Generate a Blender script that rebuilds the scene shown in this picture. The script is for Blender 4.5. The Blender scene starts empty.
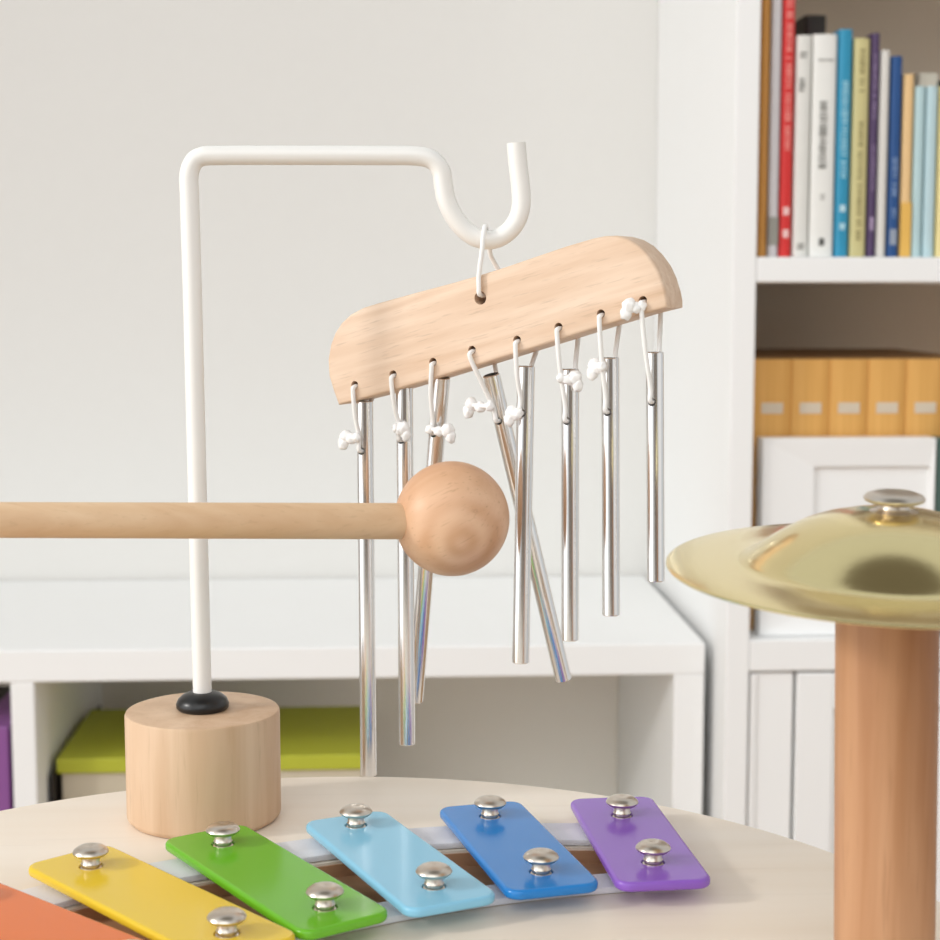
import bpy, bmesh, math, random
from mathutils import Vector, Matrix, noise

# ------------------------------------------------------------------ camera, world, lights
S = bpy.context.scene
C = S.collection
FPX, PITCH, YAW = 1650.0, math.radians(6.2), math.radians(3.0)
CAM = Vector((0, 0, 1.0))
FW = Vector((math.sin(YAW)*math.cos(PITCH), math.cos(YAW)*math.cos(PITCH), -math.sin(PITCH)))
RT = Vector((math.cos(YAW), -math.sin(YAW), 0))
UP = RT.cross(FW)
cd = bpy.data.cameras.new('camera'); cam = bpy.data.objects.new('camera', cd); C.objects.link(cam)
cam.matrix_world = Matrix((( RT.x, UP.x, -FW.x, CAM.x), (RT.y, UP.y, -FW.y, CAM.y), (RT.z, UP.z, -FW.z, CAM.z), (0, 0, 0, 1)))
cd.sensor_width = 36; cd.lens = 36*FPX/940; cd.clip_start = .02
cd.dof.use_dof = True; cd.dof.focus_distance = .60; cd.dof.aperture_fstop = 20
S.camera = cam

S.view_settings.view_transform = 'Standard'
S.view_settings.look = 'None'
S.view_settings.gamma = 1
S.view_settings.use_curve_mapping = False
S.view_settings.exposure = 0.09

def lin(r, g, b):
    return tuple(((c/255)/12.92 if c/255 <= .04045 else ((c/255+.055)/1.055)**2.4) for c in (r, g, b)) + (1,)

W = bpy.data.worlds.new('daylight_room'); S.world = W; W.use_nodes = True
wn = W.node_tree; wn.nodes.clear()
wo = wn.nodes.new('ShaderNodeOutputWorld'); wb = wn.nodes.new('ShaderNodeBackground')
tcw = wn.nodes.new('ShaderNodeTexCoord')
def wlobe(d, lo, hi):
    v = wn.nodes.new('ShaderNodeVectorMath'); v.operation = 'DOT_PRODUCT'
    wn.links.new(tcw.outputs['Generated'], v.inputs[0]); v.inputs[1].default_value = Vector(d).normalized()
    m = wn.nodes.new('ShaderNodeMapRange'); m.interpolation_type = 'SMOOTHSTEP'
    m.inputs['From Min'].default_value = lo; m.inputs['From Max'].default_value = hi
    wn.links.new(v.outputs['Value'], m.inputs['Value']); return m.outputs['Result']
def wmix(fac, a, col):
    m = wn.nodes.new('ShaderNodeMix'); m.data_type = 'RGBA'
    wn.links.new(fac, m.inputs[0])
    if isinstance(a, tuple): m.inputs[6].default_value = a
    else: wn.links.new(a, m.inputs[6])
    m.inputs[7].default_value = col; return m.outputs[2]
def k(c, s): return (c[0]*s, c[1]*s, c[2]*s, 1)
BASE = (.77, .80, .825)
c_ = wmix(wlobe((0, 0, 1), -.1, .9), k(BASE, .86), k((.96, .99, 1), .74))      # pale ceiling overhead
c_ = wmix(wlobe((0, 0, -1), .1, .7), c_, k((.70, .64, .57), .45))                  # warm wooden floor
c_ = wmix(wlobe((.03, -1, -.04), .88, .96), c_, k((.46, .37, .30), .40))           # dim far end of the room
c_ = wmix(wlobe((-.20, -.85, .62), .84, .95), c_, k((.95, .985, 1), 2.3))             # bright patch added high behind the viewer to lift front faces
c_ = wmix(wlobe((.02, -.14, 1), .89, .94), c_, k((.55, .50, .42), .30))            # dim patch added overhead, mirrored as a dark oval on the cymbal
c_ = wmix(wlobe((-1, -.38, .15), .82, .93), c_, k((.96, .985, 1), 2.3))            # windows on the left
c_ = wmix(wlobe((1, -.7, .25), .80, .96), c_, k((1, .995, .985), .95))              # bright wall on the right
wn.links.new(c_, wb.inputs['Color']); wb.inputs['Strength'].default_value = .86
wn.links.new(wb.outputs[0], wo.inputs[0])

def area(name, loc, target, sx, sy, power, col):
    l = bpy.data.lights.new(name, 'AREA'); l.shape = 'RECTANGLE'; l.size = sx; l.size_y = sy; l.energy = power; l.color = col
    o = bpy.data.objects.new(name, l); C.objects.link(o); o.location = loc
    o.rotation_euler = (Vector(target)-Vector(loc)).to_track_quat('-Z', 'Y').to_euler(); return o
area('toy_key_light', (-1.28, .30, 1.50), (.05, .57, .85), .16, .16, 7.4, (1, .965, .92))  # small key lamp added near the toys, standing in for light from the left

# ------------------------------------------------------------------ helpers
def ray(x, y): return FW + RT*((x-470)/FPX) - UP*((y-470)/FPX)
def onY(x, y, Y): d = ray(x, y); return CAM + d*(Y/d.y)
def onZ(x, y, Z): d = ray(x, y); return CAM + d*((Z-CAM.z)/d.z)
def onP(x, y, p0, n): d = ray(x, y); return CAM + d*((p0-CAM).dot(n)/d.dot(n))

def nodes(name):
    m = bpy.data.materials.new(name); m.use_nodes = True
    nt = m.node_tree; return m, nt, nt.nodes['Principled BSDF']
def plain(name, col, rough=.5, metal=0, spec=.5, coat=0, bump=0, bscale=200, var=.03):
    m, nt, b = nodes(name)
    tc = nt.nodes.new('ShaderNodeTexCoord'); n = nt.nodes.new('ShaderNodeTexNoise')
    n.inputs['Scale'].default_value = bscale; n.inputs['Detail'].default_value = 3
    nt.links.new(tc.outputs['Object'], n.inputs['Vector'])
    mx = nt.nodes.new('ShaderNodeMix'); mx.data_type = 'RGBA'
    mx.inputs[6].default_value = tuple(min(1, c*(1-var)) for c in col[:3])+(1,)
    mx.inputs[7].default_value = tuple(min(1, c*(1+var)) for c in col[:3])+(1,)
    nt.links.new(n.outputs['Fac'], mx.inputs[0]); nt.links.new(mx.outputs[2], b.inputs['Base Color'])
    b.inputs['Roughness'].default_value = rough; b.inputs['Metallic'].default_value = metal
    b.inputs['Specular IOR Level'].default_value = spec
    b.inputs['Coat Weight'].default_value = coat; b.inputs['Coat Roughness'].default_value = .06
    if bump:
        bp = nt.nodes.new('ShaderNodeBump'); bp.inputs['Strength'].default_value = bump; bp.inputs['Distance'].default_value = .0005
        nt.links.new(n.outputs['Fac'], bp.inputs['Height']); nt.links.new(bp.outputs[0], b.inputs['Normal'])
    return m
def wood(name, light, dark, axis=(1, 0, 0), scale=60, stretch=12, rough=.5, fleck=.35, ring=0, rot=(0, 0, 0), tilt=0):
    """Fine grain running along one axis, broad tone bands and short darker flecks."""
    m, nt, b = nodes(name)
    tc = nt.nodes.new('ShaderNodeTexCoord'); mp = nt.nodes.new('ShaderNodeMapping')
    mp.inputs['Rotation'].default_value = rot
    nt.links.new(tc.outputs['Object'], mp.inputs['Vector'])
    if tilt:
        m2 = nt.nodes.new('ShaderNodeMapping'); m2.inputs['Rotation'].default_value = (0, tilt, 0)
        nt.links.new(mp.outputs[0], m2.inputs['Vector']); mp = m2
    sc = nt.nodes.new('ShaderNodeVectorMath'); sc.operation = 'MULTIPLY'
    sc.inputs[1].default_value = tuple(1/stretch if a else 1 for a in axis)
    nt.links.new(mp.outputs[0], sc.inputs[0])
    def nz(s, d, dist=0):
        n = nt.nodes.new('ShaderNodeTexNoise'); n.inputs['Scale'].default_value = s; n.inputs['Detail'].default_value = d
        n.inputs['Distortion'].default_value = dist
        nt.links.new(sc.outputs[0], n.inputs['Vector']); return n.outputs['Fac']
    def rng(f, a, c):
        r = nt.nodes.new('ShaderNodeMapRange'); r.inputs['From Min'].default_value = a; r.inputs['From Max'].default_value = c
        nt.links.new(f, r.inputs['Value']); return r.outputs[0]
    mx = nt.nodes.new('ShaderNodeMix'); mx.data_type = 'RGBA'
    mx.inputs[6].default_value = light; mx.inputs[7].default_value = dark
    src = rng(nz(scale, 4, .4), .3, .75)
    if ring:
        w = nt.nodes.new('ShaderNodeTexWave'); w.wave_type = 'RINGS'; w.rings_direction = 'Z'
        w.inputs['Scale'].default_value = ring; w.inputs['Distortion'].default_value = 2.5; w.inputs['Detail'].default_value = 2
        nt.links.new(mp.outputs[0], w.inputs['Vector'])
        ad = nt.nodes.new('ShaderNodeMix'); ad.inputs[0].default_value = .55
        nt.links.new(src, ad.inputs[2]); nt.links.new(w.outputs['Fac'], ad.inputs[3]); src = ad.outputs[0]
    nt.links.new(src, mx.inputs[0])
    fl = nt.nodes.new('ShaderNodeMix'); fl.data_type = 'RGBA'
    ms = nt.nodes.new('ShaderNodeMath'); ms.operation = 'MULTIPLY'; ms.inputs[1].default_value = fleck
    nt.links.new(rng(nz(scale*6, 2), .6, .75), ms.inputs[0]); nt.links.new(ms.outputs[0], fl.inputs[0])
    nt.links.new(mx.outputs[2], fl.inputs[6]); fl.inputs[7].default_value = tuple(c*.72 for c in dark[:3])+(1,)
    nt.links.new(fl.outputs[2], b.inputs['Base Color'])
    b.inputs['Roughness'].default_value = rough; b.inputs['Specular IOR Level'].default_value = .35
    return m

M = dict(
    wall=plain('painted_wall', lin(229, 227, 223), .8, spec=.2, bump=.08, bscale=60, var=.01),
    floor=wood('floor_boards', lin(190, 155, 115), lin(160, 120, 82), (0, 1, 0), 6, 14),
    white=plain('white_lacquer', lin(248, 248, 247), .45, spec=.35, bscale=12, var=.01),
    backing=plain('grey_back_panel', lin(212, 197, 178), .7, spec=.2, bscale=10, var=.03),
    cubback=plain('cabinet_back_panel', lin(246, 240, 230), .7, spec=.2, bscale=10, var=.02),
    birch=wood('birch_tabletop', lin(247, 236, 222), lin(238, 223, 204), (1, 0, 0), 35, 16, .42, .12),
    slot=wood('brown_recess', lin(206, 160, 124), lin(176, 130, 96), (1, 0, 0), 60, 14, .6, .3),
    beech=wood('beech_crossbar', lin(234, 208, 184), lin(214, 180, 150), (1, 0, 0), 230, 13, .5, .42, rot=(0, 0, math.radians(30)), tilt=math.radians(15.5)),
    beechv=wood('beech_block', lin(222, 192, 162), lin(200, 164, 130), (0, 0, 1), 95, 12, .5, .3),
    post=wood('beech_post', lin(200, 152, 114), lin(168, 116, 76), (0, 0, 1), 110, 16, .42, .25),
    rod=wood('mallet_rod', lin(228, 195, 158), lin(212, 172, 132), (1, 0, 0), 120, 30, .45, .25),
    ball=wood('mallet_bead', lin(230, 190, 156), lin(206, 156, 118), (1, 0, 0), 150, 14, .42, .4, ring=38, rot=(1.25, .12, .5)),
    enamel=plain('white_enamel', lin(243, 240, 235), .28, spec=.5, bscale=50, var=.01),
    rubber=plain('black_rubber', lin(24, 23, 23), .32, spec=.5),
    chrome=plain('polished_steel', (.88, .865, .85, 1), .20, 1, bscale=400, var=.02),
    nickel=plain('nickel_screw', (.70, .63, .55, 1), .30, 1, bscale=400, var=.03),
    brass=plain('brushed_brass', lin(240, 223, 168), .17, 1, bump=.05, bscale=300, var=.02),
    cord=plain('white_elastic', lin(245, 243, 240), .55, bump=.2, bscale=1500),
    knot=plain('melted_cord_end', lin(250, 248, 246), .25, spec=.6),
    felt=plain('grey_white_felt', lin(236, 234, 238), .95, spec=.1, bump=.5, bscale=1800, var=.06),
    limelid=plain('lime_green_lid', lin(184, 188, 56), .6, bscale=40),
    boxbody=plain('beige_box_board', lin(205, 194, 172), .7, bscale=40),
    gapshade=plain('shadow_gap_black', lin(40, 34, 30), .6),
    violetb=plain('violet_binder', lin(140, 84, 150), .5),
    blackb=plain('black_binder', lin(30, 26, 24), .6),
    pages=plain('paper_pages', lin(226, 220, 206), .9),
    brownp=plain('volume_page_tops', lin(150, 112, 66), .8),
)

def obj(name, bm, mat, parent=None, smooth=False, auto=None):
    """Link a bmesh given in world coordinates as one object under its thing."""
    off = Vector((0, 0, 0)); p = parent
    while p: off += p.location; p = p.parent
    me = bpy.data.meshes.new(name)
    bmesh.ops.recalc_face_normals(bm, faces=bm.faces[:])
    if off.length: bmesh.ops.translate(bm, verts=bm.verts[:], vec=-off)
    bm.to_mesh(me); bm.free()
    if smooth:
        for f in me.polygons: f.use_smooth = True
        if auto: me.set_sharp_from_angle(angle=math.radians(auto))
    o = bpy.data.objects.new(name, me); C.objects.link(o)
    if mat is not None: me.materials.append(M[mat] if isinstance(mat, str) else mat)
    if parent: o.parent = parent
    return o
def tag(o, label=None, cat=None, group=None, kind=None):
    for a, v in (('label', label), ('category', cat), ('group', group), ('kind', kind)):
        if v: o[a] = v
    return o
def thing(name, loc, label, cat, group=None):
    o = bpy.data.objects.new(name, None); C.objects.link(o); o.location = loc; o.empty_display_size = .02
    return tag(o, label, cat, group)
def box(bm, x0, x1, y0, y1, z0, z1, bev=0, seg=2):
    vs = [bm.verts.new((x, y, z)) for x in (x0, x1) for y in (y0, y1) for z in (z0, z1)]
    fs = [bm.faces.new([vs[i] for i in q]) for q in ((0, 1, 3, 2), (4, 6, 7, 5), (0, 4, 5, 1), (2, 3, 7, 6), (0, 2, 6, 4), (1, 5, 7, 3))]
    if bev:
        es = list({e for f in fs for e in f.edges})
        bmesh.ops.bevel(bm, geom=es, offset=bev, segments=seg, profile=.5, affect='EDGES')
    return bm
def boxo(name, x0, x1, y0, y1, z0, z1, mat, parent=None, bev=.0015):
    return obj(name, box(bmesh.new(), x0, x1, y0, y1, z0, z1, bev), mat, parent)
def lathe(bm, prof, mat4=None, n=64):
    """Revolve (r, z) points about Z; close with caps where r is 0."""
    rings = []
    for r, z in prof:
        if r < 1e-6: rings.append([bm.verts.new((0, 0, z))])
        else: rings.append([bm.verts.new((r*math.cos(2*math.pi*i/n), r*math.sin(2*math.pi*i/n), z)) for i in range(n)])
    for a, b in zip(rings, rings[1:]):
        for i in range(n):
            j = (i+1) % n
            if len(a) == 1 and len(b) == 1: continue
            if len(a) == 1: bm.faces.new((a[0], b[i], b[j]))
            elif len(b) == 1: bm.faces.new((a[i], a[j], b[0]))
            else: bm.faces.new((a[i], a[j], b[j], b[i]))
    if mat4 is not None:
        vs = [v for rg in rings for v in rg]
        bmesh.ops.transform(bm, matrix=mat4, verts=vs)
    return bm
def smoothpath(pts, sub=6, closed=False):
    out = []; n = len(pts)
    for i in range(n if closed else n-1):
        if closed: p0, p1, p2, p3 = (pts[(i+q) % n] for q in (-1, 0, 1, 2))
        else: p0, p1, p2, p3 = pts[max(i-1, 0)], pts[i], pts[i+1], pts[min(i+2, n-1)]
        for s in range(sub):
            t = s/sub
            out.append(.5*((2*p1)+(p2-p0)*t+(2*p0-5*p1+4*p2-p3)*t*t+(3*p1-p0-3*p2+p3)*t**3))
    if not closed: out.append(pts[-1].copy())
    return out
def tube(bm, pts, r, n=16, closed=False, rfun=None):
    N = len(pts); rings = []
    t0 = (pts[1]-pts[0]).normalized()
    u = t0.orthogonal().normalized()
    for i, p in enumerate(pts):
        a = pts[(i-1) % N] if closed or i else pts[0]; b = pts[(i+1) % N] if closed or i < N-1 else pts[-1]
        t = (b-a).normalized(); u = (u-t*u.dot(t)).normalized(); v = t.cross(u)
        rr = rfun(i/(N-1)) if rfun else r
        rings.append([bm.verts.new(p+(u*math.cos(2*math.pi*q/n)+v*math.sin(2*math.pi*q/n))*rr) for q in range(n)])
    prs = list(zip(rings, rings[1:])) + ([(rings[-1], rings[0])] if closed else [])
    for a, b in prs:
        for q in range(n): bm.faces.new((a[q], a[(q+1) % n], b[(q+1) % n], b[q]))
    if not closed: bm.faces.new(rings[0][::-1]); bm.faces.new(rings[-1])
    return bm
def frame(origin, z, xhint=Vector((1, 0, 0))):
    z = z.normalized(); x = (xhint-z*xhint.dot(z)).normalized(); y = z.cross(x)
    return Matrix(((x.x, y.x, z.x, origin.x), (x.y, y.y, z.y, origin.y), (x.z, y.z, z.z, origin.z), (0, 0, 0, 1)))
def cut(o, bm):
    """Subtract a bmesh (in the same coordinates as the object's own mesh) and keep the result as the object's mesh."""
    bmesh.ops.recalc_face_normals(bm, faces=bm.faces[:])
    me = bpy.data.meshes.new('cut'); bm.to_mesh(me); bm.free()
    c = bpy.data.objects.new('cut', me); C.objects.link(c); c.matrix_world = o.matrix_world
    c.parent = o.parent
    md = o.modifiers.new('cut', 'BOOLEAN'); md.object = c; md.operation = 'DIFFERENCE'; md.solver = 'EXACT'
    bpy.context.view_layer.update()
    new = bpy.data.meshes.new_from_object(o.evaluated_get(bpy.context.evaluated_depsgraph_get()))
    o.modifiers.clear(); old = o.data; nm = old.name; o.data = new; bpy.data.meshes.remove(old); new.name = nm
    bpy.data.objects.remove(c); bpy.data.meshes.remove(me)
def prism(bm, outline, vec, bev=0, seg=3):
    a = [bm.verts.new(p) for p in outline]; b = [bm.verts.new(p+vec) for p in outline]; n = len(a)
    f0 = bm.faces.new(a); f1 = bm.faces.new(b[::-1])
    for i in range(n): bm.faces.new((a[i], b[i], b[(i+1) % n], a[(i+1) % n]))
    bmesh.ops.recalc_face_normals(bm, faces=bm.faces[:])
    if bev:
        es = list(f0.edges)+list(f1.edges)
        bmesh.ops.bevel(bm, geom=es, offset=bev, segments=seg, profile=.5, affect='EDGES')
    return bm

# ------------------------------------------------------------------ the room
YW, YC, YB = 1.885, 1.51, 1.465          # wall, low cabinet front, bookcase front
tag(boxo('floor', -3, 3, -2.5, YW+.1, -.05, 0, 'floor', bev=0), kind='structure')
tag(boxo('shade_wall_left', -1.75, -1.65, .95, YW, 0, 2.7, 'wall', bev=0), kind='structure')  # unseen wall added to keep light off the left of the back wall
tag(boxo('wall_back', -3, 3, YW, YW+.1, 0, 2.7, 'wall', bev=0), kind='structure')

# low cabinet
ZC = .671; XR = onY(705, 660, YC).x; XL = -1.15
cab = thing('low_cabinet', (0, YC, 0), 'low white open cabinet along the back wall behind the round table', 'cabinet')
TH = .030
boxo('top_panel', XL, XR, YC, YW-.004, ZC-TH, ZC, 'white', cab)
boxo('side_panel', XR-.029, XR, YC+.0005, YW-.006, .001, ZC-TH, 'white', cab)
boxo('side_panel', XL, XL+.029, YC+.0005, YW-.006, .001, ZC-TH, 'white', cab)
DX0, DX1 = onY(11, 720, YC).x, onY(35, 720, YC).x
boxo('divider', DX0, DX1, YC+.0005, YW-.014, .32, ZC-TH, 'white', cab)
boxo('shelf', XL+.029, XR-.029, YC+.0005, YW-.014, .29, .32, 'white', cab)
boxo('base_panel', XL+.029, XR-.029, YC+.002, YW-.014, .03, .06, 'white', cab)
boxo('back_panel', XL+.029, XR-.029, YW-.014, YW-.008, .03, ZC-TH, 'cubback', cab)

# lidded box and binders inside the cabinet
BF = YC+.055
bx0, bx1 = onY(56, 760, BF).x, onY(366, 760, BF).x; bz = onY(56, 759, BF).z
gb = thing('lidded_box', ((bx0+bx1)/2, BF+.12, .32), 'beige storage box with a lime green lid inside the low white cabinet', 'storage box')
boxo('body', bx0+.004, bx1-.004, BF+.004, BF+.186, .321, bz-.004, 'boxbody', gb)
lid = box(bmesh.new(), bx0, bx1, BF, BF+.19, bz-.015, bz, .0015)
obj('lid', lid, 'limelid', gb)
sx = DX1+.004
fo = tag(boxo('shadow_strip', sx, min(sx+.012, bx0-.001), BF-.01, BF+.26, .321, bz-.012, 'gapshade'), 'dark strip for the shadow gap between the cabinet divider and the lime lidded box', 'shadow_strip')  # solid dark strip put where there is only a shadow gap
vx1 = onY(8.5, 760, YC+.012).x
vz = onY(5, 727, YC+.012).z
vb = tag(boxo('binder', vx1-.03, vx1, YC+.012, YC+.24, .321, vz, 'violetb'), 'violet binder standing in the cabinet bay at the photo edge', 'binder')
bb = tag(boxo('binder', vx1-.075, vx1-.031, YC+.012, YC+.26, .321, vz-.02, 'blackb'), 'black binder beside the violet binder in the low cabinet', 'binder')
tag(boxo('black_box', vx1-.055, vx1+.0015, YC+.27, YC+.36, .321, .632, 'blackb'), 'tall black box behind the violet binder in the low cabinet', 'box')

# bookcase
XS = onY(733.5, 200, YB).x; ST = .0268*1.0
XI = onY(760.5, 60, YB).x
XE = XI+.74
bk = thing('bookcase', (XS+.3, YB, 0), 'tall white bookcase filled with books on the right of the room', 'bookcase')
boxo('side_panel', XS, XI, YB, YW-.001, .001, 1.95, 'white', bk)
boxo('side_panel', XE, XE+(XI-XS), YB, YW-.001, .001, 1.95, 'white', bk)
zs1t, zs1b = onY(800, 257, YB).z, onY(800, 282.5, YB).z
zs2t, zs2b = onY(790, 640, YB).z, onY(790, 671.5, YB).z
boxo('top_panel', XI, XE, YB+.001, YW-.012, 1.92, 1.95, 'white', bk)
for a, b in ((zs1b, zs1t), (zs2b, zs2t), (.05, .08), (1.42, 1.445)):
    boxo('shelf', XI, XE, YB+.001, YW-.012, a, b, 'white', bk)
boxo('back_panel', XI, XE, YW-.012, YW-.006, .05, 1.92, 'backing', bk)
# framed doors below the second shelf
dx0 = XI+.002; dmid = onY(795.5, 740, YB).x; dz0, dz1 = .085, zs2b-.0025
def door(x0, x1, hx, lab):
    f = bmesh.new(); w = .034
    box(f, x0, x0+w, YB+.002, YB+.02, dz0, dz1, .0015); box(f, x1-w, x1, YB+.002, YB+.02, dz0, dz1, .0015)
    box(f, x0+w, x1-w, YB+.002, YB+.02, dz1-w, dz1, .0015); box(f, x0+w, x1-w, YB+.002, YB+.02, dz0, dz0+w, .0015)
    d = obj('door', f, 'white', bk)
    boxo('door_panel', x0+w-.002, x1-w+.002, YB+.009, YB+.016, dz0+w-.002, dz1-w+.002, 'white', d)
    kb = lathe(bmesh.new(), [(0, 0), (.006, 0), (.006, .008), (.011, .014), (.009, .021), (0, .023)], frame(Vector((hx, YB+.002, .42)), Vector((0, -1, 0))), 24)
    obj('door_knob', kb, 'nickel', d, True, 40)
# narrow plain filler then the doors
fl = box(bmesh.new(), dx0, dmid-.0015, YB+.006, YB+.02, dz0, dz1, .0015)
box(fl, dx0, dx0+.006, YB+.003, YB+.0075, dz0, dz1, .001)
obj('filler_panel', fl, 'white', bk)
dw = (XE-.002-dmid-.003)/2
for q in range(2): door(dmid+.0015+q*(dw+.0015), dmid+.0015+dw+q*(dw+.0015), dmid+.0015+dw+(-.02 if q == 0 else .0215), '')

# books on the upper shelf
def lettering(bm, xc, w, y, z0, z1, rnd, step=.0032):
    z = z0
    while z < z1:
        h = rnd.uniform(.0012, .0024)
        if rnd.random() > .12:
            box(bm, xc-w/2*rnd.uniform(.7, 1), xc+w/2*rnd.uniform(.7, 1), y-.0003, y+.0002, z, z+h)
        z += step
rnd = random.Random(4)
YBK = YB+.012
def book(pl, pr, ptop, col, label, marks=(), setback=0, thick_pages=True, zextra=None, depth=.15):
    y = YBK+setback; zb = zs1t+.0005
    x0, x1 = onY(pl, 255, y).x+.0004, onY(pr, 255, y).x-.0004
    zt_ = zextra if zextra else onY((pl+pr)/2+4, ptop, y).z
    root = thing('book', ((x0+x1)/2, y, zb), label, 'book', 'books on the upper bookcase shelf')
    bm = bmesh.new(); c = .0016
    w = x1-x0
    # rounded spine and two boards
    n = 8; prof = []
    for i in range(n+1):
        a = math.pi*i/n; prof.append((x0+w/2-math.cos(a)*w/2, y+.0035-math.sin(a)*.0035))
    out = [Vector((p[0], p[1], zb)) for p in prof]+[Vector((x1, y+depth, zb)), Vector((x1-c, y+depth, zb)), Vector((x1-c, y+.006, zb)), Vector((x0+c, y+.006, zb)), Vector((x0+c, y+depth, zb)), Vector((x0, y+depth, zb))]
    prism(bm, out, Vector((0, 0, zt_-zb)))
    cv = obj('cover', bm, plain('book_cover', lin(*col), .5, bscale=60, var=.04), root)
    boxo('page_block', x0+c, x1-c, y+.0062, y+depth-.003, zb+.002, zt_-.002, 'pages', root, 0)
    for (kind, mc, fx, fw, f0, f1) in marks:
        b2 = bmesh.new(); xc = x0+w*fx; ww = w*fw; za, zz = zb+(zt_-zb)*f0, zb+(zt_-zb)*f1
        if kind == 'text': lettering(b2, xc, ww, y, za, zz, rnd)
        else: box(b2, xc-ww/2, xc+ww/2, y-.0003+.0002, y+.0015, za, zz)
        obj('spine_lettering' if kind == 'text' else 'spine_mark', b2, plain('spine_print', lin(*mc), .6, bscale=60), cv)
    return root
G1, G2 = (120, 118, 112), (160, 158, 152)
book(757.5, 767, -60, (196, 138, 62), 'ochre book first against the bookcase side panel', zextra=1.33)
book(767.5, 778.5, -50, (206, 203, 205), 'pale grey book between the ochre and red books', [('blk', (150, 148, 140), .5, .9, .035, .12)], zextra=1.325)
book(779, 791.5, -20, (214, 44, 42), 'tall red book with white marks low on its spine', [('blk', (240, 200, 196), .5, .5, .13, .155), ('blk', (240, 200, 196), .5, .5, .06, .085), ('text', (236, 140, 132), .5, .55, .32, .97)], zextra=1.315)
book(792.5, 808.5, 35, (228, 227, 221), 'slim white book beside the red book, with grey spine marks', [('text', G1, .45, .5, .90, .93), ('text', G1, .35, .4, .75, .80), ('text', G1, .5, .5, .035, .055)])
book(809, 833.5, 34, (238, 237, 232), 'widest white book with grey vertical title left of the blue book', [('text', G2, .5, .75, .865, .885), ('text', G1, .46, .35, .40, .71), ('text', G2, .5, .2, .26, .29), ('blk', (80, 80, 78), .5, .22, .05, .085)])
book(834.5, 848.5, 29, (40, 146, 184), 'bright blue book right of the widest white book', [('text', (150, 205, 222), .5, .5, .35, .78), ('blk', (190, 222, 232), .5, .4, .20, .23), ('blk', (170, 212, 226), .5, .4, .12, .15)])
book(849.5, 866, 38, (206, 196, 140), 'khaki yellow book between the blue and dark purple books', [('text', (150, 138, 92), .5, .3, .06, .62), ('text', (150, 138, 92), .5, .35, .74, .95)])
book(866.5, 875.5, 33, (76, 54, 94), 'thin dark purple book right of the khaki book', [('text', (132, 112, 146), .5, .5, .62, .9), ('text', (132, 112, 146), .5, .5, .3, .5), ('blk', (170, 150, 180), .5, .4, .12, .18)])
book(876, 886, 50, (222, 218, 211), 'thin white book between the dark purple and navy books')
book(887, 898.5, 56, (24, 76, 136), 'navy blue book beside the thin white book', [('text', (120, 146, 186), .5, .5, .18, .5), ('blk', (150, 160, 176), .5, .6, .06, .14)])
book(899.5, 910.5, 74, (234, 196, 140), 'peach book between the navy and pale blue books', [('blk', (234, 186, 92), .5, .98, .0, .3)])
book(911, 922, 86, (184, 212, 216), 'pale blue book next to the peach book')
book(922.5, 934.5, 86, (188, 214, 220), 'second pale blue book, beside the pale yellow book')
book(935.5, 947, 86, (240, 222, 158), 'pale yellow book right of the two pale blue books')
# things standing behind the front row
book(800, 822, 15, (36, 28, 22), 'dark book whose top shows behind the white books', setback=.165, depth=.10)
book(914, 934, 73, (226, 222, 208), 'white book whose top shows behind the pale blue books', setback=.165, depth=.10)
book(936, 955, 80, (50, 58, 46), 'dark green book whose top shows behind the pale yellow book', setback=.165, depth=.10)

# orange volumes on the second shelf
YV = YB+.045; zv = onY(830, 360, YV).z
ox = onY(753, 400, YV).x; vw = onY(792, 400, YV).x-onY(753.5, 400, YV).x
vl = ['tan bound volume first against the bookcase side above the white box', 'second tan bound volume from the bookcase side panel', 'third tan bound volume from the bookcase side panel',
      'fourth tan bound volume from the bookcase side panel', 'fifth tan bound volume from the bookcase side panel', 'sixth tan bound volume at the photo edge']
for i in range(6):
    x0 = max(XI+.001, ox+i*vw+.0001); x1 = ox+(i+1)*vw-.0001
    r = thing('bound_volume', ((x0+x1)/2, YV, zs2t), vl[i], 'book', 'tan bound volumes on the lower shelf')
    bm = bmesh.new(); n = 10; w = x1-x0
    out = [Vector((x0+w/2-math.cos(math.pi*q/n)*w/2, YV+.003-math.sin(math.pi*q/n)*.003, zs2t+.0005)) for q in range(n+1)]
    out += [Vector((x1, YV+.27, zs2t+.0005)), Vector((x0, YV+.27, zs2t+.0005))]
    prism(bm, out, Vector((0, 0, zv-zs2t)))
    cv = obj('cover', bm, wood('tan_cloth', lin(232, 180, 104), lin(210, 154, 78), (0, 0, 1), 140, 40, .6, .1), r)
    boxo('page_block', x0+.002, x1-.002, YV+.012, YV+.267, zv-.01, zv+.0012, 'brownp', r, 0)
    zl = onY(830, 408, YV).z
    b2 = box(bmesh.new(), x0+w*.22, x1-w*.22, YV-.0004, YV+.003, zl-.005, zl+.005)
    lettering(b2, (x0+x1)/2, w*.4, YV-.0004, zl-.003, zl+.003, rnd, .003)
    obj('paper_label', b2, plain('paper_label', lin(214, 200, 180), .8), cv)

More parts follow.
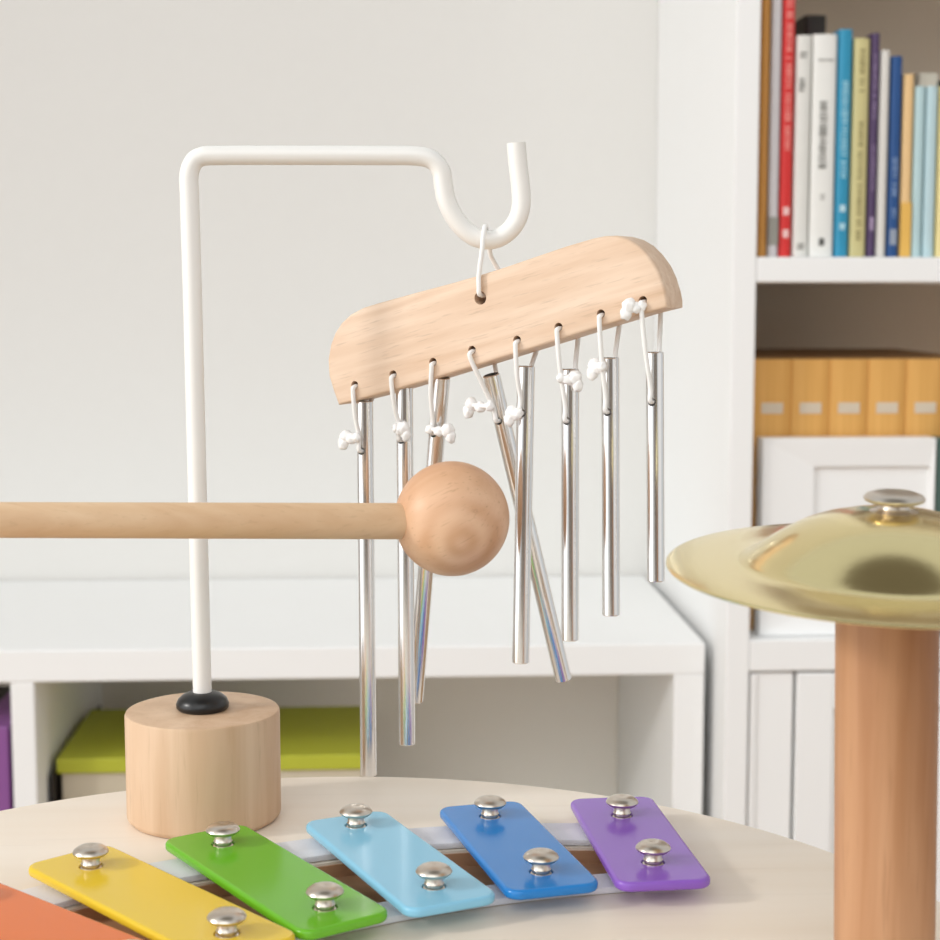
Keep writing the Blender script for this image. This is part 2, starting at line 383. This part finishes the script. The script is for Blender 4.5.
# white framed box standing in front of the volumes
YF = YB+.012; fx0, fx1 = onY(763.5, 480, YF).x, onY(936.5, 480, YF).x; fzt = onY(850, 439, YF).z; fzb = zs2t+.0005
fr = thing('framed_box', ((fx0+fx1)/2, YF, fzb), 'white box with a recessed panel front before the tan volumes', 'box')
fwid = onY(815, 500, YF).x-fx0; fth = fzt-onY(850, 467, YF).z
bm = bmesh.new()
o4 = [(fx0, fzb), (fx1, fzb), (fx1, fzt), (fx0, fzt)]; i4 = [(fx0+fwid, fzb+fth), (fx1-.004, fzb+fth), (fx1-.004, fzt-fth), (fx0+fwid, fzt-fth)]
def V(p, y): return bm.verts.new((p[0], y, p[1]))
A_ = [V(p, YF+.003) for p in o4]; B_ = [V(p, YF+.006) for p in i4]; D_ = [V(p, YF+.011) for p in i4]; E_ = [V(p, YF+.028) for p in o4]
for i in range(4):
    j = (i+1) % 4
    bm.faces.new((A_[i], A_[j], B_[j], B_[i])); bm.faces.new((B_[i], B_[j], D_[j], D_[i])); bm.faces.new((A_[i], E_[i], E_[j], A_[j]))
bm.faces.new(D_); bm.faces.new(E_[::-1])
bmesh.ops.bevel(bm, geom=[e for e in bm.edges if all(v in A_ for v in e.verts)], offset=.0012, segments=2, affect='EDGES')
obj('front_frame', bm, 'white', fr)
tag(boxo('box', fx1+.0015, fx1+.04, YF+.004, YF+.026, fzb, fzt, plain('dark_green_board', lin(70, 96, 88), .6)), 'dark green box edge right of the white panelled box', 'box')

# ------------------------------------------------------------------ round table with xylophone keys
ZT = .8056; ZK = ZT+.0085
TC = Vector((-.0248, .4374, ZT)); TR = .2133
tb = thing('round_table', (TC.x, TC.y, 0), 'round pale birch table top carrying the coloured xylophone keys', 'table')
bm = lathe(bmesh.new(), [(0, -.018), (TR-.002, -.018), (TR, -.016), (TR, -.0022), (TR-.0006, -.0008), (TR-.002, 0), (0, 0)], Matrix.Translation(TC), 160)
top = obj('tabletop', bm, 'birch', tb, True, 25)
for a in (45, 135, 225, 315):
    p = TC+Vector((math.cos(math.radians(a)), math.sin(math.radians(a)), 0))*.16
    bm = lathe(bmesh.new(), [(0, -ZT+.001), (.012, -ZT+.001), (.018, -.018), (0, -.018)], Matrix.Translation(p), 32)
    obj('leg', bm, 'beechv', tb, True, 30)

SCREWS = {  # pixel feet of each key's far and near screw, turned into places on the key plane
    'orange': None, 'yellow': ((91, 866), (227, 933)), 'green': ((223, 843.6), (325, 907)), 'sky': ((356, 825), (434, 886)),
    'blue': ((490, 816), (541, 871.5)), 'purple': ((622, 815), (653, 862))}
pts = {n: ((Vector((-.1300, .4985, ZK)), Vector((-.0705, .4425, ZK))) if v is None else (onZ(*v[0], ZK), onZ(*v[1], ZK))) for n, v in SCREWS.items()}
order = list(SCREWS)
far = [pts[n][0].copy() for n in order]; near = [pts[n][1].copy() for n in order]
def extend(l, a, b):
    l = [l[0]+(l[0]-l[1]).normalized()*a]+l+[l[-1]+(l[-1]-l[-2]).normalized()*b]
    return smoothpath([Vector((p.x, p.y, 0)) for p in l], 8)
farL, nearL = extend(far, .04, .017), extend(near, .05, .009)
def band(line, a, b):
    """outline of a strip running along a line between two side offsets"""
    L, R = [], []
    for i, p in enumerate(line):
        t = (line[min(i+1, len(line)-1)]-line[max(i-1, 0)]).normalized(); n = Vector((-t.y, t.x, 0))
        L.append(p+n*a); R.append(p+n*b)
    return L, R
# recess between the strips
f0, f1 = band(extend(far, .03, .014), -.0105, -.0105); n0, n1 = band(extend(near, .03, .006), .0105, .0105)
inside = [p for p in f0 if (p-Vector((TC.x, TC.y, 0))).length < TR-.022]; inside2 = [p for p in n0 if (p-Vector((TC.x, TC.y, 0))).length < TR-.022]
hole = inside+inside2[::-1]
bm = prism(bmesh.new(), [Vector((p.x-TC.x, p.y-TC.y, ZT+.01)) for p in hole], Vector((0, 0, -.0160)))
cut(top, bm)
for f in top.data.polygons: f.use_smooth = False
bm = prism(bmesh.new(), [Vector((p.x, p.y, ZT-.0053)) for p in hole], Vector((0, 0, -.0008)))
ln = obj('recess_floor', bm, 'slot', tb); ln['label'] = 'brown recess under the keys'
bm = bmesh.new()
cen = sum(hole, Vector())/len(hole)
ra = [bm.verts.new((p.x, p.y, ZT-.0009)) for p in hole]; rb = [bm.verts.new((p.x, p.y, ZT-.0053)) for p in hole]
rc = []; rd = []
for i, p in enumerate(hole):
    t = (hole[(i+1) % len(hole)]-hole[i-1]).normalized(); n = Vector((-t.y, t.x, 0))
    if (p+n*.001 - cen).length > (p-n*.001-cen).length: n = -n
    rc.append(bm.verts.new((p.x+n.x*.0008, p.y+n.y*.0008, ZT-.0009))); rd.append(bm.verts.new((p.x+n.x*.0008, p.y+n.y*.0008, ZT-.0053)))
for i in range(len(hole)):
    j = (i+1) % len(hole)
    for a, b in ((ra, rb), (rc, rd), (ra, rc), (rb, rd)):
        bm.faces.new((a[i], a[j], b[j], b[i]))
obj('recess_lining', bm, 'slot', tb)
for line in (farL, nearL):
    L, R = band(line, .0095, -.0092 if line is farL else -.0035)
    ok = [i for i in range(len(L)) if max((L[i]-Vector((TC.x, TC.y, 0))).length, (R[i]-Vector((TC.x, TC.y, 0))).length) < TR-.003]
    out = [L[i] for i in ok]+[R[i] for i in ok[::-1]]
    bm = prism(bmesh.new(), [Vector((p.x, p.y, ZT+.0002)) for p in out], Vector((0, 0, .0024)), .0007, 2)
    obj('felt_strip', bm, 'felt', tb, True, 40)

KEYCOL = {'orange': (232, 116, 44), 'yellow': (236, 200, 52), 'green': (108, 184, 36), 'sky': (140, 202, 230), 'blue': (34, 128, 204), 'purple': (142, 94, 196)}
KEYLAB = {'orange': 'orange xylophone key at the table edge beside the yellow key', 'yellow': 'yellow metal xylophone key between the orange and green keys', 'green': 'green metal xylophone key right in front of the round wooden block',
          'sky': 'light blue metal xylophone key right of the green key', 'blue': 'deep blue metal xylophone key between light blue and purple', 'purple': 'purple metal xylophone key, the shortest and last of the row'}
KEYEXT = {'orange': (.017, .016), 'yellow': (.0165, .0155), 'green': (.0163, .0145), 'sky': (.0123, .0155), 'blue': (.0155, .0150), 'purple': (.0216, .0182)}
def screw(u, root, z0, s=1.0):
    """domed head on a bare shaft, with a threaded look"""
    bm = bmesh.new()
    prof = [(0, -.0005), (.0034, -.0005), (.0034, .0004), (.0029, .0006), (.0029, .0016), (.0032, .0018), (.0029, .0021), (.0029, .0042), (.0048, .0045), (.0056, .0052), (.0058, .0057), (.0054, .0064), (.0042, .0073), (.0026, .0078), (.0014, .0079), (.0007, .0077), (0, .0076)]
    lathe(bm, [(r*s, z*s) for r, z in prof], Matrix.Translation(Vector((u.x, u.y, z0))), 36)
    return obj('screw', bm, 'nickel', root, True, 50)
for n in order:
    u, v = pts[n]; d = (v-u).normalized(); sd = Vector((-d.y, d.x, 0)); a, b = KEYEXT[n]; hw = .0156; rc_ = .0052
    root = thing('xylophone_key', ((u+v)/2).to_tuple()[:2]+(ZT,), KEYLAB[n], 'xylophone key', 'coloured xylophone keys')
    p0, p1 = u-d*a, v+d*b; out = []
    for (c, sx_, sy_) in ((p0, -1, -1), (p0, 1, -1), (p1, 1, 1), (p1, -1, 1)):
        cc = c+sd*sx_*(hw-rc_)-d*sy_*rc_
        arc = []
        for i in range(10):
            t = math.pi/2*i/9
            arc.append(cc+sd*sx_*rc_*math.cos(t)+d*sy_*rc_*math.sin(t))
        out += arc if sx_*sy_ > 0 else arc[::-1]
    bm = prism(bmesh.new(), [Vector((p.x, p.y, ZK-.0033)) for p in out], Vector((0, 0, .0033)), .0012, 4)
    m = plain(n+'_enamel', lin(*KEYCOL[n]), .2, spec=.42, coat=.12, bscale=30, var=.015)
    bar = obj('bar', bm, m, root, True, 35)
    # round clearance holes around the shafts
    c = bmesh.new()
    for q in (u, v): lathe(c, [(0, -.01), (.0040, -.01), (.0040, .01), (0, .01)], Matrix.Translation(Vector((q.x, q.y, ZK))-root.location), 32)
    cut(bar, c)
    for f in bar.data.polygons: f.use_smooth = abs(f.normal.z) < .999
    for q in (u, v): screw(q, root, ZK-.0008, 1.0)

# ------------------------------------------------------------------ stand with hook
Y0 = .60
bc = onY(204.6, 817, Y0); bc.z = ZT
st = thing('hook_stand', bc, 'white bent metal stand with a hook, rising from a round beech block', 'stand')
HB = onY(202.5, 709, Y0).z-ZT; R = .0283
bm = lathe(bmesh.new(), [(0, .0003), (R-.0016, .0003), (R-.0002, .0018), (R, .0026), (R, HB-.0012), (R-.0004, HB-.0003), (R-.0013, HB), (0, HB)], Matrix.Translation(bc), 128)
obj('base_block', bm, 'beechv', st, True, 30)
gc = bc+Vector((0, 0, HB))
bm = lathe(bmesh.new(), [(.0030, .0001), (.0088, .0001), (.0096, .0009), (.0097, .0022), (.0089, .0040), (.0073, .0054), (.0056, .0062), (.0046, .0066), (.0030, .0066)], Matrix.Translation(gc), 64)
gr = obj('grommet', bm, 'rubber', st, True, 50); gr['label'] = 'black rubber grommet'
hp = [(202.6, 705), (202.3, 690), (198.6, 540), (192.6, 300), (189.6, 200), (189.0, 176), (193, 163), (201, 157), (218, 155.5), (300, 155.3), (380, 155.6), (415, 156), (432, 160), (441, 171), (443.5, 186), (447, 202), (455, 218), (466, 231), (479, 238.5), (493, 239.5), (506, 233.5), (516, 222), (521, 206), (520.5, 187), (517.5, 160), (516.2, 143)]
path = smoothpath([onY(x, y, Y0) for x, y in hp], 8)
rr = .00345
bm = tube(bmesh.new(), path, rr, 24)
obj('pole', bm, 'enamel', st, True, 40)

# ------------------------------------------------------------------ wind chime
AN = math.radians(30); NV = Vector((-math.sin(AN), -math.cos(AN), 0)); T = .0165
P0 = onY(480, 298, Y0-.004); P0 = P0
HOOKLOW = onY(486, 239, Y0)
wc = thing('wind_chime', HOOKLOW, 'beech bar with eight hanging steel tubes, hung from the white hook', 'wind chime')
def F(x, y): return onP(x, y, P0, NV)
ol = [(338, 405), (333, 391), (328.5, 376), (327.5, 360), (330, 345), (334.5, 333), (341, 323), (350, 314.5), (362, 308), (376, 303.6), (416, 292.5), (450, 283.5), (478, 275.5), (505, 267), (537, 256), (565, 246.5), (592, 238.5), (604, 236), (616, 235.5), (628, 239), (638, 245), (647, 254), (655, 265), (661, 278), (665, 291), (667, 301), (667, 308), (645, 313.5), (600, 327), (545, 344.5), (490, 361.5), (430, 380), (380, 394.5)]
bm = prism(bmesh.new(), [F(x, y) for x, y in ol], -NV*T, .0011, 3)
bar = obj('crossbar', bm, 'beech', wc, True, 40)
HOLES = [(354.7, 385), (393, 374.5), (433, 362), (472, 350), (517, 340), (558.5, 327), (600.8, 313.8), (642.8, 300.5)]
c = bmesh.new()
def drill(bm, p, r): lathe(bm, [(0, -.03), (r, -.03), (r, .03), (0, .03)], frame(p-wc.location, NV, Vector((0, 0, 1))), 24)
for h in HOLES: drill(c, F(*h), .00155)
drill(c, F(480.3, 298), .0024)
cut(bar, c)
for f in bar.data.polygons: f.use_smooth = True
bar.data.set_sharp_from_angle(angle=math.radians(40))
# hanging loop over the hook
hf = F(480.3, 298); hb = hf-NV*T
hk = onY(484.5, 239, Y0)
lp = [hf+NV*.0002+Vector((0, 0, .0012)), hf+NV*.0014+Vector((.0001, 0, .004)), F(480.5, 275)+NV*.0013, onY(482, 250, Y0-.0055), onY(483.2, 236, Y0-.0051), hk+Vector((-.0002, -.0026, .0037)), hk+Vector((.0003, 0, .0046)), hk+Vector((.0008, .0028, .0037)), onY(489.5, 240, Y0+.0055), onY(490.5, 255, Y0+.0075), hb-NV*.0013+Vector((0, 0, .0075)), hb-NV*.0010+Vector((0, 0, .003)), hb+NV*.0006+Vector((0, 0, .0012)), (hf+hb)/2+Vector((0, 0, .0013))]
bm = tube(bmesh.new(), smoothpath(lp, 6, True), .0009, 10, True)
obj('hanging_loop', bm, 'cord', wc, True)

TUBES = [  # top centre, foot centre, lean of the foot in depth, eyelet, knot
    ((364.6, 401), (368.6, 775), 0, (359.5, 451), (346, 437)), ((404.3, 387), (407, 744), 0, (399, 440), (403, 428)),
    ((441.6, 377), (415, 701), .022, (436.5, 436), (448, 430)), ((491, 374.5), (563.6, 679.5), .016, (497, 424), (471, 405)),
    ((526, 366), (520.6, 662.5), 0, (520.5, 413), (512, 413)), ((570, 369), (570, 640), 0, (566, 421), (575, 378)),
    ((610, 357.5), (611, 615), 0, (606, 412), (595, 366)), ((654.5, 352), (655.6, 581), 0, (650.5, 402), (629, 306))]
TR_ = .00318
def blob(bm, c, r, seed, el=(1, 1, 1)):
    g = bmesh.ops.create_icosphere(bm, subdivisions=3, radius=1)
    for v in g['verts']:
        n = noise.noise(v.co*1.6+Vector((seed*3.1, seed, 0)))
        v.co = c+Vector((v.co.x*el[0], v.co.y*el[1], v.co.z*el[2]))*r*(1+.24*n)
for i, (tp, ft, lean, eye, kn) in enumerate(TUBES):
    Hf = F(*HOLES[i]); Hb = Hf-NV*T; mid = (Hf+Hb)/2
    a = onY(tp[0], tp[1], mid.y); b = onY(ft[0], ft[1], mid.y+lean)
    ax = (b-a); L = ax.length; ax.normalize(); w = .00045
    bm = lathe(bmesh.new(), [(TR_-w, 0), (TR_-.0003, 0), (TR_, .0003), (TR_, L-.0003), (TR_-.0003, L), (TR_-w, L), (TR_-w, 0)], frame(a, ax, Vector((1, 0, 0))), 40)
    bmesh.ops.remove_doubles(bm, verts=bm.verts[:], dist=1e-6)
    tb_ = obj('chime_tube', bm, 'chrome', wc, True, 40)
    e = onP(eye[0], eye[1], a+NV*TR_, NV); s = (e-a).dot(ax); e0 = a+ax*s       # eyelet centre on the axis
    nv = (NV-ax*NV.dot(ax)).normalized()
    c = lathe(bmesh.new(), [(0, -.006), (.0015, -.006), (.0015, .006), (0, .006)], frame(e0-wc.location, nv, ax), 20)
    cut(tb_, c)
    for f in tb_.data.polygons: f.use_smooth = True
    tb_.data.set_sharp_from_angle(angle=math.radians(35))
    knp = onP(kn[0], kn[1], (e0+nv*(TR_+.0022)) if i < 7 else Hf+NV*.0032, NV)
    dn = Vector((0, 0, -1))
    p = [mid+dn*.0006, Hf+NV*.0002+dn*.0007, Hf+NV*.0012+dn*.003]
    fe = e0+nv*(TR_+.0013)
    p += [Hf.lerp(fe, .45)+NV*.0012, fe-ax*.006, fe-ax*.001+nv*.0002, e0+nv*(TR_-.0004), e0, e0-nv*(TR_-.0004), e0-nv*(TR_+.0014)-ax*.001, e0-nv*(TR_+.0014)-ax*.007]
    be = e0-nv*(TR_+.0014)
    p += [a-nv*(TR_+.0013)+ax*.001, Hb-NV*.0012+dn*.003, Hb-NV*.0002+dn*.0007]
    bm = tube(bmesh.new(), smoothpath(p, 6, True), .00088, 10, True)
    obj('cord', bm, 'cord', tb_, True)
    # knot tied in the front strand, with two melted tails
    bm = bmesh.new()
    z = knp.z; q = None
    tt = max(0, min(1, (Hf.z-z)/max(1e-5, Hf.z-fe.z)))
    on = Hf.lerp(fe, tt)+NV*.0012
    blob(bm, on, .0017, i+1.3, (1, .9, 1.1))
    tube(bm, smoothpath([on, on.lerp(knp, .5)+NV*.0006, knp], 4), .0009, 10)
    sgn = 1 if kn[0] > eye[0] else -1
    blob(bm, knp, .0023, i+7.7, (1.05, .8, 1.2))
    blob(bm, knp+Vector((sgn*.0010, 0, -.0024)), .0021, i+3.1, (.95, .8, 1.25))
    blob(bm, on.lerp(knp, .5)+Vector((0, 0, -.0006)), .0018, i+5.1, (1.2, .9, 1.1))
    obj('knot', bm, 'knot', tb_, True)

# ------------------------------------------------------------------ mallet
BC = onY(452, 518.6, .575); BR = 57.8/FPX*(BC-CAM).length*.995
ml = thing('mallet', BC, 'beech mallet with a round bead head held against the steel tubes', 'mallet')
HA = math.radians(18); hd = -Vector((math.cos(HA), math.sin(HA), 0)); hr = BC+hd*BR*.90; hl = onY(-150, 519.5, BC.y-.070)
bm = bmesh.new(); bmesh.ops.create_uvsphere(bm, u_segments=64, v_segments=40, radius=BR); bmesh.ops.translate(bm, verts=bm.verts[:], vec=BC)
obj('head', bm, 'ball', ml, True)
ax = (hr-hl); L = ax.length; hrad = 18.0/FPX*(BC-CAM).length
bm = lathe(bmesh.new(), [(0, 0), (hrad*.7, 0), (hrad*.86, .002), (hrad, L-.0012), (hrad-.0008, L-.0003), (hrad*.7, L+.0008), (0, L+.001)], frame(hl, ax, Vector((0, 0, 1))), 48)
obj('handle', bm, 'rod', ml, True, 40)

# ------------------------------------------------------------------ cymbal on its post
YP = .44
cc_ = onY(891, 567, YP)
sc_ = (cc_-CAM).length/FPX
cs = thing('cymbal_stand', (cc_.x-.0008, YP, ZT), 'brass toy cymbal screwed on a round beech post', 'cymbal')
pr = 49.6*sc_
tilt = frame(cc_, Vector((.0, -math.sin(math.radians(3.8)), math.cos(math.radians(3.8)))))
bx_ = Vector((cc_.x+.0014, YP+.0004, ZT))
bm = lathe(bmesh.new(), [(0, .0003), (pr*.985, .0003), (pr*.985, .002), (pr*1.0, cc_.z-ZT-.0045), (pr*.95, cc_.z-ZT-.0035), (0, cc_.z-ZT-.0035)], frame(bx_, Vector((cc_.x-.0008, YP+.0004, cc_.z))-bx_), 96)
obj('post', bm, 'post', cs, True, 30)
rm = 216.5*sc_
prof = [(.0025, .0158), (.008, .0155), (.014, .0146), (.020, .0130), (.025, .0110), (.030, .0083), (.034, .0056), (.0365, .0036), (.0385, .0021), (.0400, .0013), (.0418, .0010), (.047, .0008), (.053, .0005), (rm-.0012, 0), (rm-.0003, -.0002), (rm, -.0005)]
full = prof+[(rm-.0002, -.0008)]+[(r, z-.0009) for r, z in prof[::-1][2:]]+[(.0025, .0152)]
bm = lathe(bmesh.new(), full, tilt, 128)
bmesh.ops.remove_doubles(bm, verts=bm.verts[:], dist=1e-6)
obj('cymbal', bm, 'brass', cs, True, 50)
sp = tilt @ Vector((0, 0, .0152))
up = tilt.to_3x3() @ Vector((0, 0, 1))
bm = lathe(bmesh.new(), [(0, -.012), (.0024, -.012), (.0024, -.0003), (.0064, -.0002), (.0066, .0004), (.0046, .0008), (.0040, .0014), (.0040, .0022), (.0062, .0026), (.0080, .0034), (.0083, .0041), (.0076, .0049), (.0058, .0056), (.003, .0060), (0, .0061)], frame(sp, up), 48)
obj('screw', bm, 'nickel', cs, True, 50)
